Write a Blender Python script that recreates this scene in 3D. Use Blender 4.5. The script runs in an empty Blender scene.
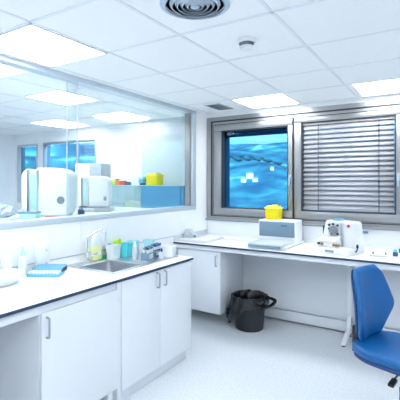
import bpy, bmesh, math, random
from mathutils import Vector, Matrix
random.seed(7)
S = bpy.context.scene
COL = S.collection
PI = math.pi

# ------------------------------------------------------------------ materials
def mat(name, col, rough=.5, metal=0.0, noise=0.0, nscale=30.0, bump=0.0, bscale=200.0, spec=.5, coat=0.0,
        alpha=1.0, trans=0.0, emit=None, estr=0.0, stretch=None):
    m = bpy.data.materials.new(name); m.use_nodes = True
    nt = m.node_tree; b = nt.nodes['Principled BSDF']
    b.inputs['Base Color'].default_value = (*col, 1); b.inputs['Roughness'].default_value = rough
    b.inputs['Metallic'].default_value = metal; b.inputs['Specular IOR Level'].default_value = spec
    b.inputs['Coat Weight'].default_value = coat; b.inputs['Alpha'].default_value = alpha
    b.inputs['Transmission Weight'].default_value = trans
    if emit:
        b.inputs['Emission Color'].default_value = (*emit, 1); b.inputs['Emission Strength'].default_value = estr
    tc = nt.nodes.new('ShaderNodeTexCoord')
    src = tc.outputs['Object']
    if stretch:
        mp = nt.nodes.new('ShaderNodeMapping'); mp.inputs['Scale'].default_value = stretch
        nt.links.new(src, mp.inputs['Vector']); src = mp.outputs['Vector']
    if noise:
        n = nt.nodes.new('ShaderNodeTexNoise'); n.inputs['Scale'].default_value = nscale; n.inputs['Detail'].default_value = 4
        r = nt.nodes.new('ShaderNodeValToRGB')
        r.color_ramp.elements[0].position = .3; r.color_ramp.elements[1].position = .7
        r.color_ramp.elements[0].color = (*[max(0, c * (1 - noise)) for c in col], 1)
        r.color_ramp.elements[1].color = (*[min(1, c * (1 + noise * .6)) for c in col], 1)
        nt.links.new(src, n.inputs['Vector']); nt.links.new(n.outputs['Fac'], r.inputs['Fac'])
        nt.links.new(r.outputs['Color'], b.inputs['Base Color'])
    if bump:
        n2 = nt.nodes.new('ShaderNodeTexNoise'); n2.inputs['Scale'].default_value = bscale; n2.inputs['Detail'].default_value = 3
        bp = nt.nodes.new('ShaderNodeBump'); bp.inputs['Strength'].default_value = bump; bp.inputs['Distance'].default_value = .002
        nt.links.new(src, n2.inputs['Vector']); nt.links.new(n2.outputs['Fac'], bp.inputs['Height'])
        nt.links.new(bp.outputs['Normal'], b.inputs['Normal'])
    return m

def glass(name, tint, refl=1.0, rough=.0):
    m = bpy.data.materials.new(name); m.use_nodes = True
    nt = m.node_tree; nt.nodes.clear()
    out = nt.nodes.new('ShaderNodeOutputMaterial'); mx = nt.nodes.new('ShaderNodeMixShader')
    tr = nt.nodes.new('ShaderNodeBsdfTransparent'); tr.inputs['Color'].default_value = (*tint, 1)
    gl = nt.nodes.new('ShaderNodeBsdfGlossy'); gl.inputs['Roughness'].default_value = rough
    fr = nt.nodes.new('ShaderNodeFresnel'); fr.inputs['IOR'].default_value = 1.5
    mu = nt.nodes.new('ShaderNodeMath'); mu.operation = 'MULTIPLY'; mu.inputs[1].default_value = refl
    nt.links.new(fr.outputs['Fac'], mu.inputs[0]); nt.links.new(mu.outputs[0], mx.inputs['Fac'])
    nt.links.new(tr.outputs[0], mx.inputs[1]); nt.links.new(gl.outputs[0], mx.inputs[2])
    nt.links.new(mx.outputs[0], out.inputs['Surface'])
    return m

WHITE = (.84, .86, .89)
M = dict(
    wall=mat('wall paint', (.90, .92, .945), .6, noise=.015, nscale=6, bump=.05, bscale=300),
    ceil=mat('ceiling tile', (.945, .96, .975), .85, noise=.02, nscale=60, bump=.15, bscale=500),
    bar=mat('ceiling bar', (.82, .865, .91), .5, noise=.01),
    lam=mat('white laminate', (.83, .86, .90), .35, noise=.01, nscale=4),
    lamtop=mat('white worktop', (.92, .93, .94), .28, noise=.01, nscale=8),
    edge=mat('dark worktop edge', (.02, .045, .10), .35, noise=.1),
    plinth=mat('plinth', (.74, .78, .83), .4, noise=.01),
    steel=mat('brushed steel', (.38, .38, .385), .38, 1.0, noise=.03, nscale=14, stretch=(1, 1, 1)),
    alu=mat('aluminium', (.50, .57, .63), .38, .85, noise=.03),
    chrome=mat('chrome', (.80, .83, .86), .14, 1.0, noise=.02),
    sink=mat('darkened basin steel', (.36, .38, .41), .30, 1.0, noise=.08, nscale=20),  # basin metal, shade inside the bowl put into its darker colour
    gasket=mat('dark gasket', (.03, .035, .045), .5, noise=.1),
    handle=mat('handle steel', (.45, .48, .52), .3, 1.0, noise=.05),
    black=mat('black plastic', (.015, .017, .022), .4, noise=.2),
    bag=mat('black bag film', (.004, .005, .008), .18, noise=.3, nscale=40, bump=.8, bscale=30, coat=.2),
    bin=mat('dark grey plastic', (.012, .018, .024), .45, noise=.1),
    blue=mat('blue vinyl', (.002, .115, .36), .40, noise=.06, nscale=8, bump=.12, bscale=260),
    blued=mat('dark blue shell', (.004, .05, .19), .5, noise=.08),
    navy=mat('dark blue steel', (.03, .08, .17), .4, noise=.08),
    plast=mat('white plastic', (.86, .88, .90), .32, noise=.01),
    cream=mat('off white plastic', (.72, .72, .70), .45, noise=.03),
    grey=mat('grey plastic', (.25, .28, .32), .45, noise=.04),
    greyl=mat('light grey plastic', (.58, .62, .66), .45, noise=.03),
    panel=mat('blue grey panel', (.19, .29, .38), .4, noise=.02),
    yellow=mat('yellow plastic', (.95, .77, .0), .4, noise=.03),
    yellowl=mat('yellow lid', (.97, .86, .12), .4, noise=.03),
    teal=mat('teal plastic', (.10, .66, .72), .4, noise=.03),
    teall=mat('pale teal plastic', (.45, .80, .82), .4, noise=.03),
    tealt=mat('pale green strip', (.50, .76, .74), .3, noise=.08, nscale=25),
    rack=mat('blue rack plastic', (.16, .47, .68), .4, noise=.05),
    rackd=mat('dark blue rack plastic', (.03, .12, .33), .4, noise=.05),
    green=mat('green plastic', (.02, .58, .10), .4, noise=.05),
    lime=mat('lime sponge', (.45, .72, .02), .8, noise=.15, nscale=60),
    blueb=mat('blue plastic', (.02, .20, .62), .4, noise=.05),
    red=mat('red plastic', (.75, .06, .04), .4, noise=.05),
    orange=mat('orange plastic', (.90, .27, .03), .4, noise=.05),
    pink=mat('pink plastic', (.85, .20, .32), .4, noise=.05),
    brass=mat('brass', (.45, .30, .13), .35, 1.0, noise=.1),
    paper=mat('paper', (.88, .90, .92), .8, noise=.01),
    film=mat('grey plastic film', (.50, .56, .62), .35, noise=.15, nscale=25, bump=.6, bscale=40),
    slat=mat('blind slat', (.46, .46, .49), .55, .1, noise=.01, nscale=3),
    soap=mat('yellow liquid', (.84, .90, .46), .3, noise=.04),
    cabblue=mat('blue cabinet panel', (.10, .36, .60), .35, noise=.10, nscale=3),
    cabpale=mat('pale green cabinet panel', (.36, .55, .58), .35, noise=.12, nscale=5),
    lamp=mat('lamp diffuser', (.95, .97, 1), .5, noise=.01, emit=(.925, .97, 1.0), estr=13.0),
    vent=mat('vent metal', (.52, .61, .71), .45, .2, noise=.03),
    ventd=mat('vent dark', (.16, .21, .28), .6, noise=.05),
    out=mat('render outside', (.04, .17, .34), .8, noise=.05),
    deck=mat('lightened deck steel', (.68, .70, .73), .3, 1.0, noise=.06, nscale=20),  # copy of the basin metal, lightened for the bright reflection on the deck
    rail=mat('pale aluminium rail', (.66, .73, .79), .45, .5, noise=.03),
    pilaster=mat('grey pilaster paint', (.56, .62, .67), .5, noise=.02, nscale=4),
    hroof=mat('house roof', (.30, .25, .25), .8, noise=.1),
    hwall=mat('house wall', (.9, .9, .9), .8, noise=.02),
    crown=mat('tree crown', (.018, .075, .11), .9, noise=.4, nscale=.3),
    trunk=mat('tree trunk', (.08, .06, .05), .9, noise=.2),
    bottle=mat('translucent white plastic', (.80, .86, .88), .3, noise=.02),
)
M['clear'] = glass('partition glass', (.952, .980, .985), .28)
M['tint'] = glass('blue tinted window glass', (.42, .67, .76), .3)
M['cyan'] = glass('light blue window glass', (.60, .85, .95), .3)
M['acry'] = glass('clear acrylic', (.80, .88, .92), 1.0, .1)

# floor: speckled vinyl
m = mat('speckled vinyl floor', (.72, .75, .78), .38); nt = m.node_tree; b = nt.nodes['Principled BSDF']
tc = nt.nodes.new('ShaderNodeTexCoord'); v = nt.nodes.new('ShaderNodeTexNoise'); v.inputs['Scale'].default_value = 70; v.inputs['Detail'].default_value = 6
r = nt.nodes.new('ShaderNodeValToRGB'); r.color_ramp.elements[0].position = .36; r.color_ramp.elements[0].color = (.70, .735, .78, 1)
r.color_ramp.elements[1].position = .56; r.color_ramp.elements[1].color = (.82, .845, .875, 1)
nt.links.new(tc.outputs['Object'], v.inputs['Vector']); nt.links.new(v.outputs['Fac'], r.inputs['Fac']); nt.links.new(r.outputs['Color'], b.inputs['Base Color'])
M['floor'] = m
# hillside fields, with distance haze put into the blue teal colours
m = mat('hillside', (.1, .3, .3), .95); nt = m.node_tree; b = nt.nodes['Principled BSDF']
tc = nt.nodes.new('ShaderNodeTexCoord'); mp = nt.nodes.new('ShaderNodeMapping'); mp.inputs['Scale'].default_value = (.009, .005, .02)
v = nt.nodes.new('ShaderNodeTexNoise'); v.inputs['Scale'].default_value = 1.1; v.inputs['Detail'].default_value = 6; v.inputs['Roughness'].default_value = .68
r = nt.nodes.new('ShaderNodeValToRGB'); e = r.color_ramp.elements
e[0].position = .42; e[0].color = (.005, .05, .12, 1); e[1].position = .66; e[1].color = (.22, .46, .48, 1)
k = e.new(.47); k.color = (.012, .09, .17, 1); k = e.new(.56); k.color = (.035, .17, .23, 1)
nt.links.new(tc.outputs['Object'], mp.inputs['Vector']); nt.links.new(mp.outputs['Vector'], v.inputs['Vector'])
nt.links.new(v.outputs['Fac'], r.inputs['Fac']); nt.links.new(r.outputs['Color'], b.inputs['Base Color'])
M['hill'] = m

# ------------------------------------------------------------------ mesh helpers
def nb(): return bmesh.new()
def _mi(faces, mi):
    for f in faces: f.material_index = mi
def box(bm, x0, x1, y0, y1, z0, z1, bev=0.0, mi=0, seg=2, rot=None):
    g = bmesh.ops.create_cube(bm, size=1.0); vs = g['verts']
    for q in vs:
        q.co = Vector(((x0 + x1) / 2 + q.co.x * (x1 - x0), (y0 + y1) / 2 + q.co.y * (y1 - y0), (z0 + z1) / 2 + q.co.z * (z1 - z0)))
    fs = list({f for q in vs for f in q.link_faces}); _mi(fs, mi)
    if bev:
        es = list({e for q in vs for e in q.link_edges})
        d = bmesh.ops.bevel(bm, geom=es, offset=bev, segments=seg, affect='EDGES', profile=.5)
        _mi(d['faces'], mi)
        vs = list({q for f in d['faces'] for q in f.verts} | {q for q in vs if q.is_valid})
    if rot:
        ax, ang, c = rot
        bmesh.ops.rotate(bm, verts=[q for q in vs if q.is_valid], cent=c, matrix=Matrix.Rotation(ang, 3, ax))
    return bm
def cone(bm, p0, p1, r0, r1=None, seg=20, mi=0, caps=True):
    r1 = r0 if r1 is None else r1
    p0 = Vector(p0); p1 = Vector(p1); d = p1 - p0; L = d.length
    rotm = Vector((0, 0, 1)).rotation_difference(d).to_matrix().to_4x4()
    g = bmesh.ops.create_cone(bm, cap_ends=caps, segments=seg, radius1=r0, radius2=r1, depth=L, matrix=Matrix.Translation((p0 + p1) / 2) @ rotm)
    _mi({f for q in g['verts'] for f in q.link_faces}, mi)
    return bm
def lathe(bm, prof, c=(0, 0, 0), seg=28, mi=0):
    rings = []
    for (rr, z) in prof:
        if rr < 1e-5: rings.append([bm.verts.new((c[0], c[1], c[2] + z))])
        else: rings.append([bm.verts.new((c[0] + rr * math.cos(2 * PI * i / seg), c[1] + rr * math.sin(2 * PI * i / seg), c[2] + z)) for i in range(seg)])
    for a, b_ in zip(rings, rings[1:]):
        for i in range(seg):
            j = (i + 1) % seg
            if len(a) == 1 and len(b_) == 1: continue
            if len(a) == 1: f = bm.faces.new((a[0], b_[j], b_[i]))
            elif len(b_) == 1: f = bm.faces.new((a[i], a[j], b_[0]))
            else: f = bm.faces.new((a[i], a[j], b_[j], b_[i]))
            f.material_index = mi
    return bm
def tube(bm, pts, rad, seg=10, mi=0):
    pts = [Vector(p) for p in pts]; rings = []
    up = None
    for i, p in enumerate(pts):
        t = (pts[min(i + 1, len(pts) - 1)] - pts[max(i - 1, 0)]).normalized()
        if up is None: up = t.orthogonal().normalized()
        up = (up - t * up.dot(t)).normalized(); w = t.cross(up)
        rings.append([bm.verts.new(p + rad * (up * math.cos(2 * PI * k / seg) + w * math.sin(2 * PI * k / seg))) for k in range(seg)])
    for a, b_ in zip(rings, rings[1:]):
        for k in range(seg):
            bm.faces.new((a[k], a[(k + 1) % seg], b_[(k + 1) % seg], b_[k])).material_index = mi
    bm.faces.new(rings[0][::-1]).material_index = mi; bm.faces.new(rings[-1]).material_index = mi
    return bm
def smooth_path(pts, n=8):
    P = [Vector(p) for p in pts]; out = []
    for i in range(len(P) - 1):
        a, b_, c_, d = P[max(i - 1, 0)], P[i], P[i + 1], P[min(i + 2, len(P) - 1)]
        for k in range(n):
            t = k / n
            out.append(.5 * ((2 * b_) + (-a + c_) * t + (2 * a - 5 * b_ + 4 * c_ - d) * t * t + (-a + 3 * b_ - 3 * c_ + d) * t ** 3))
    return out + [P[-1]]
def prism(bm, poly, h0, h1, plane='xy', bev=0.0, mi=0, seg=3):
    def to(a, b_, h):
        return {'xy': (a, b_, h), 'yz': (h, a, b_), 'xz': (a, h, b_)}[plane]
    lo = [bm.verts.new(to(a, b_, h0)) for a, b_ in poly]; hi = [bm.verts.new(to(a, b_, h1)) for a, b_ in poly]
    fs = [bm.faces.new(lo[::-1]), bm.faces.new(hi)]; n = len(poly)
    for i in range(n): fs.append(bm.faces.new((lo[i], lo[(i + 1) % n], hi[(i + 1) % n], hi[i])))
    _mi(fs, mi)
    bmesh.ops.recalc_face_normals(bm, faces=fs)
    if bev:
        es = list(set(fs[0].edges) | set(fs[1].edges))
        d = bmesh.ops.bevel(bm, geom=es, offset=bev, segments=seg, affect='EDGES', profile=.5); _mi(d['faces'], mi)
    return bm
def round_poly(poly, r, n=6):
    out = []; P = [Vector((*p, 0)) for p in poly]; L = len(P)
    for i in range(L):
        a, b_, c_ = P[i - 1], P[i], P[(i + 1) % L]
        rr = r[i] if isinstance(r, (list, tuple)) else r
        d1 = (a - b_); d2 = (c_ - b_); rr = min(rr, d1.length * .48, d2.length * .48)
        s = b_ + d1.normalized() * rr; e_ = b_ + d2.normalized() * rr
        for k in range(n + 1):
            t = k / n; q = s * (1 - t) ** 2 + b_ * 2 * t * (1 - t) + e_ * t * t; out.append((q.x, q.y))
    return out
def obj(name, bm, mats, parent=None, label=None, loc=None, rz=None):
    bmesh.ops.recalc_face_normals(bm, faces=bm.faces)
    me = bpy.data.meshes.new(name); bm.to_mesh(me); bm.free()
    for q in me.polygons: q.use_smooth = True
    me.set_sharp_from_angle(angle=math.radians(32))
    if not isinstance(mats, (list, tuple)): mats = [mats]
    for q in mats: me.materials.append(M[q] if isinstance(q, str) else q)
    o = bpy.data.objects.new(name, me); COL.objects.link(o)
    if parent: o.parent = parent
    if label: o['label'] = label
    if loc: o.location = loc
    if rz is not None: o.rotation_euler.z = rz
    return o
def tag(o, label, cat, group=None, kind=None):
    o['label'] = label; o['category'] = cat
    if group: o['group'] = group
    if kind: o['kind'] = kind
    return o
def thing(name, label, cat, loc=(0, 0, 0), rz=0.0, group=None):
    o = bpy.data.objects.new(name, None); COL.objects.link(o); o.empty_display_size = .1
    o.location = loc; o.rotation_euler.z = rz
    return tag(o, label, cat, group)
def struct(name, bm, m, label=None, cat='structure'):
    o = obj(name, bm, m); o['kind'] = 'structure'
    if label: o['label'] = label; o['category'] = cat
    return o
def copy_tree(o, parent=None):
    c = o.copy(); COL.objects.link(c)
    if parent: c.parent = parent
    for ch in list(o.children): copy_tree(ch, c)
    return c
def handle_bm(L=.11, d=.028, r=.006, axis='z', out=(1, 0, 0)):
    bm = nb(); o = Vector(out)
    u = Vector((0, 0, 1)) if axis == 'z' else Vector((0, 1, 0))
    a = -u * L / 2; b_ = u * L / 2
    tube(bm, [a, a + o * d * .7, a + o * d * .93 + u * .004, a + o * d + u * .012, b_ + o * d - u * .012, b_ + o * d * .93 - u * .004, b_ + o * d * .7, b_], r, 8)
    return bm

ZC = 2.477; XL = -2.643; YB = 4.41; XR = 2.2; YR = -1.6; XN = -6.9
# ------------------------------------------------------------------ setting
struct('floor', box(nb(), XN - .1, XR + .1, YR - .1, YB + .15, -.1, 0), 'floor', 'pale grey speckled vinyl floor of the laboratory', 'floor')
struct('ceiling', box(nb(), XN - .1, XR + .1, YR - .1, YB + .15, ZC, ZC + .1), 'ceil', 'white suspended ceiling of square tiles', 'ceiling')
bm = nb()
for k in range(-8, 8):
    x = -1.969 + .6 * k
    if XN < x < XR: box(bm, x - .011, x + .011, YR, 4.355, ZC - .004, ZC)
for k in range(-5, 6):
    y = 1.355 + .6 * k
    if YR < y < YB: box(bm, XN, XR, y - .011, y + .011, ZC - .004, ZC)
struct('trim_1', bm, 'bar', 'thin grey bars of the ceiling grid', 'trim')
# back (outer) wall with window holes
bm = nb()
WX0, WX1, WZ0, WZ1 = -2.636, .95, 1.112, 2.424
N = [(-6.80, -6.19), (-6.04, -4.70)]; NZ0, NZ1 = 1.20, 2.29
y0, y1 = YB, YB + .15
box(bm, XL, XR, y0, y1, 0, WZ0); box(bm, XL, XR, y0, y1, WZ1, ZC); box(bm, WX1, XR, y0, y1, WZ0, WZ1)
box(bm, XN, XL, y0, y1, 0, NZ0); box(bm, XN, XL, y0, y1, NZ1, ZC); box(bm, XN, N[0][0], y0, y1, NZ0, NZ1)
box(bm, N[0][1], N[1][0], y0, y1, NZ0, NZ1); box(bm, N[1][1], WX0, y0, y1, NZ0, NZ1)
box(bm, XL - .1, WX0, y0, y1, NZ1, WZ1); box(bm, XL - .1, WX0, y0, y1, WZ0, NZ0)
struct('wall_back', bm, 'wall', 'white outer wall under and around the steel framed windows', 'wall')
struct('wall_right', box(nb(), XR, XR + .1, YR, YB, 0, ZC), 'wall')
struct('wall_rear', box(nb(), XN, XR, YR - .1, YR, 0, ZC), 'wall')
struct('wall_far', box(nb(), XN - .1, XN, YR, YB, 0, ZC), 'wall')
# partition: lower wall + corner pillar
bm = nb()
box(bm, XL - .1, XL, YR, YB, 0, 1.242); box(bm, XL - .1, XL, 4.139, YB, 1.242, ZC)
struct('wall_left', bm, 'wall', 'white partition wall below the long interior glass', 'wall')
bm = nb(); box(bm, XL, XL + .004, YR, YB, .957, .964)
struct('trim_2', bm, 'alu', 'thin grey joint line along the left wall just above the worktop', 'trim')
bm = nb(); box(bm, XL, XL + .003, 2.296, 2.302, .964, 1.24)
struct('trim_3', bm, 'plast')
# white pilaster in the next room
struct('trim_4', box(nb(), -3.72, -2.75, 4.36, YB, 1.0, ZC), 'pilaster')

# interior glazed partition window
bm = nb()
box(bm, XL - .105, XL + .006, YR, 4.139, 1.242, 1.292, .004)
box(bm, XL - .105, XL + .006, YR, 4.139, 2.440, ZC, .004)
box(bm, XL - .105, XL + .004, 4.055, 4.139, 1.292, 2.440, .004)
box(bm, XL - .09, XL - .02, 4.02, 4.055, 1.292, 2.440, .004, 1)
w = struct('window_4', bm, ['rail', 'steel'], 'long interior sliding window with aluminium frame above the left worktop', 'window')
bm = nb(); box(bm, XL - .046, XL - .040, YR, 2.30, 1.285, 2.445); obj('pane', bm, 'clear', w)
bm = nb(); box(bm, XL - .076, XL - .070, 2.215, 4.04, 1.285, 2.445); obj('pane', bm, 'clear', w)
bm = nb(); box(bm, XL - .047, XL - .039, 2.297, 2.303, 1.29, 2.44); obj('pane_edge', bm, 'rail', w)
bm = nb(); box(bm, XL - .077, XL - .069, 2.212, 2.218, 1.29, 2.44); obj('pane_edge', bm, 'rail', w)

# steel window
def frame(bm, x0, x1, z0, z1, t, y0, y1, bev=.004, mi=0):
    box(bm, x0, x1, y0, y1, z1 - t, z1, bev, mi); box(bm, x0, x1, y0, y1, z0, z0 + t, bev, mi)
    box(bm, x0, x0 + t, y0, y1, z0 + t, z1 - t, bev, mi); box(bm, x1 - t, x1, y0, y1, z0 + t, z1 - t, bev, mi)
bm = nb()
def ring(l0, l1, b0, b1, t0, t1, ya, yb_, mi):
    """rectangular ring of the big frame between two insets (left/right, bottom, top)"""
    X0_, X1_ = WX0 + l0, WX1 - l0; Z0_, Z1_ = WZ0 + b0, WZ1 - t0
    box(bm, X0_, X1_, ya, yb_, WZ1 - t1, Z1_, 0, mi); box(bm, X0_, X1_, ya, yb_, Z0_, WZ0 + b1, 0, mi)
    box(bm, X0_, WX0 + l1, ya, yb_, WZ0 + b1, WZ1 - t1, 0, mi); box(bm, WX1 - l1, X1_, ya, yb_, WZ0 + b1, WZ1 - t1, 0, mi)
ring(0, .060, 0, .034, 0, .048, YB - .020, YB + .10, 0)
ring(.060, .090, .034, .045, .048, .068, YB - .0175, YB + .09, 1)
ring(.090, .098, .045, .050, .068, .096, YB - .019, YB + .09, 0)
ring(.098, .104, .050, .055, .096, .104, YB - .0175, YB + .09, 1)
for xm in (-1.470, -.352):
    box(bm, xm - .010, xm + .010, YB - .004, YB + .09, WZ0 + .05, WZ1 - .05, 0, 1)
box(bm, XL, XR, YB - .045, YB, WZ0 - .022, WZ0, .003)
w1 = struct('window_1', bm, ['steel', 'gasket'], 'wide brushed steel window frame across the back wall', 'window')
def sash(x0, x1, hx, tilt):
    z0, z1 = WZ0 + .055, WZ1 - .104
    bm = nb(); 
    gx0, gx1, gz0, gz1 = tilt
    ya, yb_ = YB - .022, YB + .07
    box(bm, x0, x1, ya, yb_, gz1, z1, .006); box(bm, x0, x1, ya, yb_, z0, gz0, .006)
    box(bm, x0, gx0, ya, yb_, gz0, gz1, .006); box(bm, gx1, x1, ya, yb_, gz0, gz1, .006)
    frame(bm, gx0, gx1, gz0, gz1, .012, ya + .01, yb_, 0, 1)
    s_ = obj('sash', bm, ['steel', 'gasket'], w1)
    bm = nb(); box(bm, gx0 + .002, gx1 - .002, YB + .052, YB + .058, gz0 + .002, gz1 - .002); obj('pane', bm, 'tint', s_)
    if hx:
        bm = nb(); box(bm, hx - .014, hx + .014, YB - .030, YB - .022, 1.60, 1.67, .003)
        box(bm, hx - .010, hx + .010, YB - .055, YB - .030, 1.615, 1.64, .004); box(bm, hx - .011, hx + .011, YB - .062, YB - .048, 1.54, 1.645, .005)
        obj('window_handle', bm, 'alu', s_)
sash(-2.532, -1.481, -1.508, (-2.42, -1.535, 1.252, 2.243))
sash(-1.459, -.363, -.385, (-1.378, -.405, 1.252, 2.262))
sash(-.341, .846, None, (-.25, .80, 1.252, 2.262))
# outside window reveals of render
bm = nb(); box(bm, WX0 - .25, WX0 + .214, YB + .11, YB + .22, .9, 2.7); box(bm, WX0 + .21, .9, YB + .15, YB + .22, .9, 1.2); 
struct('trim_5', bm, 'out')

# neighbour room windows
for i, (a, c_) in enumerate(N):
    bm = nb(); frame(bm, a, c_, NZ0, NZ1, .032, YB - .01, YB + .09)
    w = struct('window_%d' % (i + 2), bm, 'alu' if i else 'greyl', ('narrow' if i == 0 else 'wide') + ' blue window of the next room seen through the interior glass', 'window')
    bm = nb(); box(bm, a + .05, c_ - .05, YB + .04, YB + .046, NZ0 + .05, NZ1 - .05); obj('pane', bm, 'cyan' if i else 'tint', w)
    if i: 
        bm = nb(); box(bm, -5.18, -5.15, YB + .0, YB + .05, NZ0 + .05, NZ1 - .05); obj('mullion', bm, 'alu', w)

# ------------------------------------------------------------------ lamps
def lamp(x, y, label, s=.592, lx=None):
    t = thing('ceiling_light', label, 'ceiling light', (x, y, ZC - .004))
    bm = nb(); hw = s / 2
    frame_y = hw
    for (a, b_, c_, d) in ((-hw, hw, hw - .012, hw), (-hw, hw, -hw, -hw + .012), (-hw, -hw + .012, -hw + .012, hw - .012), (hw - .012, hw, -hw + .012, hw - .012)):
        box(bm, a, b_, c_, d, -.008, .004)
    obj('frame', bm, 'plast', t)
    bm = nb(); box(bm, -hw + .012, hw - .012, -hw + .012, hw - .012, -.005, .004); obj('diffuser', bm, 'lamp', t)
    return t
lamp(-2.269, 1.655, 'large bright square ceiling panel above the left worktop, partly cut by the frame')
lamp(-1.65, 4.02, 'bright square ceiling panel in front of the left steel window', .575)
lamp(-.425, 4.02, 'bright square ceiling panel above the blinds at the right of the photo', .575)
lamp(.131, .755, 'unseen square ceiling panel added over the middle of the room, outside the frame')  # this and the next three panels are unseen, added to light the room
lamp(1.03, 2.255, 'unseen square ceiling panel added near the right wall, outside the frame')
lamp(-1.669, -.145, 'unseen square ceiling panel added behind the camera on the left, outside the frame')
lamp(.131, -.145, 'unseen square ceiling panel added behind the camera on the right, outside the frame')
lamp(-3.10, 1.50, 'ceiling panel of the next room nearest the frame edge, top left behind glass')
lamp(-3.41, 2.73, 'ceiling panel of the next room behind glass, left of centre above the tall white unit', .54)
lamp(-4.92, 3.87, 'ceiling panel of the next room farthest left, in front of its blue window')
lamp(-3.68, 3.90, 'ceiling panel of the next room behind glass, nearest the blue cabinet', .56)
lamp(-5.3, .8, 'unseen ceiling panel added deep in the next room, outside the frame')  # extra unseen panel added to brighten the next room

# round diffuser
t = thing('air_diffuser', 'round bluish grey ceiling air diffuser with concentric rings', 'air vent', (-1.066, 1.66, ZC))
bm = nb(); lathe(bm, [(.178, 0), (.178, -.006), (.150, -.016), (.150, 0)], seg=48); obj('rim', bm, 'vent', t)
bm = nb(); lathe(bm, [(.149, 0), (0, 0)], seg=40); obj('backing', bm, 'ventd', t)
for r0 in (.130, .103, .077, .051):
    bm = nb(); lathe(bm, [(r0, -.003), (r0 - .012, -.018), (r0 - .016, -.018), (r0 - .005, -.003)], seg=40); obj('ring', bm, 'vent', t)
bm = nb(); lathe(bm, [(.026, -.003), (.022, -.018), (.008, -.020), (0, -.020)], seg=24); obj('centre_cap', bm, 'vent', t)
# smoke detector
t = thing('smoke_detector', 'small round white smoke detector on the ceiling', 'smoke detector', (-1.05, 2.235, ZC))
bm = nb(); lathe(bm, [(.056, 0), (.056, -.022), (.050, -.028)], seg=32); lathe(bm, [(.046, -.048), (.040, -.066), (.020, -.071), (0, -.071)], seg=32); obj('housing', bm, 'plast', t)
bm = nb(); lathe(bm, [(.040, -.024), (.040, -.052)], seg=32)
for k in range(14):
    a = 2 * PI * k / 14; box(bm, .040 * math.cos(a) - .003, .040 * math.cos(a) + .003, .040 * math.sin(a) - .003, .040 * math.sin(a) + .003, -.050, -.026)
obj('sensor_slots', bm, ['grey'], t)
# ceiling grille
t = thing('ceiling_grille', 'small rectangular grey slotted grille in the ceiling by the window corner', 'air vent', (-2.25, 4.03, ZC))
bm = nb(); 
for (a, b_, c_, d) in ((-.10, .10, .17, .185), (-.10, .10, -.185, -.17), (-.10, -.085, -.17, .17), (.085, .10, -.17, .17)): box(bm, a, b_, c_, d, -.008, 0)
obj('frame', bm, 'greyl', t)
bm = nb(); box(bm, -.085, .085, -.17, .17, -.002, 0); obj('backing', bm, 'ventd', t)
bm = nb()
for k in range(9): 
    x = -.076 + k * .019; box(bm, x - .006, x + .006, -.17, .17, -.006, -.004, rot=('Y', .6, (x, 0, -.005)))
obj('louvre', bm, 'vent', t)

# ------------------------------------------------------------------ blind on the right sash
t = thing('venetian_blind', 'silver grey venetian blind closed across the right window sash', 'blind', (-.8915, YB + .012, 1.262))
bw = .472
bm = nb(); box(bm, -bw, bw, -.012, .026, .968, .990, .003); obj('head_rail', bm, 'slat', t)
bm = nb(); n = 18
for k in range(n):
    z = .030 + k * (.945 / n) + .02
    # curved slat cross-section, tilted
    prof = []
    for q in range(7):
        u = (q / 6 - .5); prof.append((u * .064, .007 * (1 - (2 * u) ** 2)))
    ang = math.radians(59); ca, sa = math.cos(ang), math.sin(ang)
    pr = [(p[0] * ca + p[1] * -sa * 1.0 + .008, p[0] * sa + p[1] * ca) for p in prof]
    lo = [bm.verts.new((-bw + .004, y, z + zz)) for y, zz in pr]; hi = [bm.verts.new((bw - .004, y, z + zz)) for y, zz in pr]
    for q in range(6): bm.faces.new((lo[q], lo[q + 1], hi[q + 1], hi[q]))
sl = obj('slats', bm, 'slat', t)
md = sl.modifiers.new('thickness', 'SOLIDIFY'); md.thickness = .0015
for cx in (-.298, .326):
    bm = nb(); tube(bm, [(cx, -.018, .02), (cx, -.018, .97)], .004, 6); box(bm, cx - .006, cx + .006, -.020, -.012, .015, .024); obj('ladder_cord', bm, 'gasket', t)
bm = nb(); box(bm, -bw, bw, -.008, .022, .008, .026, .004); obj('bottom_rail', bm, 'slat', t)
# raised outside blind over the left sash
t = thing('raised_blind', 'blind rolled up outside the top of the left window pane', 'blind', (-1.98, YB + .10, 2.19))
bm = nb(); box(bm, -.50, .50, .012, .09, 0, .12, .008); obj('head_box', bm, 'out', t)
bm = nb(); box(bm, -.47, .47, .03, .06, -.018, 0, .004); obj('bottom_rail', bm, 'out', t)

# ------------------------------------------------------------------ left worktop and cabinets
Y0 = -.9
t = thing('worktop', 'long white worktop with dark edge along the left wall, holding the sink', 'worktop', (0, 0, .878))
bm = nb()   # slab with a hole for the sink
X0, X1 = XL + .002, -1.925; hx0, hx1, hy0, hy1 = -2.50, -2.075, 2.11, 2.66
def slab(bm, x0, x1, y0, y1):
    box(bm, x0, x1, y0, y1, .019, .022, 0, 0); box(bm, x0, x1, y0, y1, 0, .019, 0, 1)
slab(bm, X0, X1, Y0, hy0); slab(bm, X0, X1, hy1, 2.972); slab(bm, X0, hx0, hy0, hy1); slab(bm, hx1, X1, hy0, hy1)
obj('top', bm, ['lamtop', 'edge'], t)
bm = nb(); box(bm, -1.968, -1.950, Y0 + .02, 2.008, -.056, 0, .002); obj('front_rail', bm, 'lam', t)
bm = nb(); box(bm, -2.62, -1.95, Y0 + .02, Y0 + .04, -.878, 0, .002); obj('end_panel', bm, 'lam', t)
# sink
t = thing('sink', 'stainless steel sink with drainer let into the left worktop', 'sink', (-2.33, 2.40, .9))
bm = nb()
def lx(x): return x + 2.33
def ly(y): return y - 2.40
bx0, bx1, by0, by1 = lx(-2.475), lx(-2.10), ly(2.135), ly(2.46)
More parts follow.
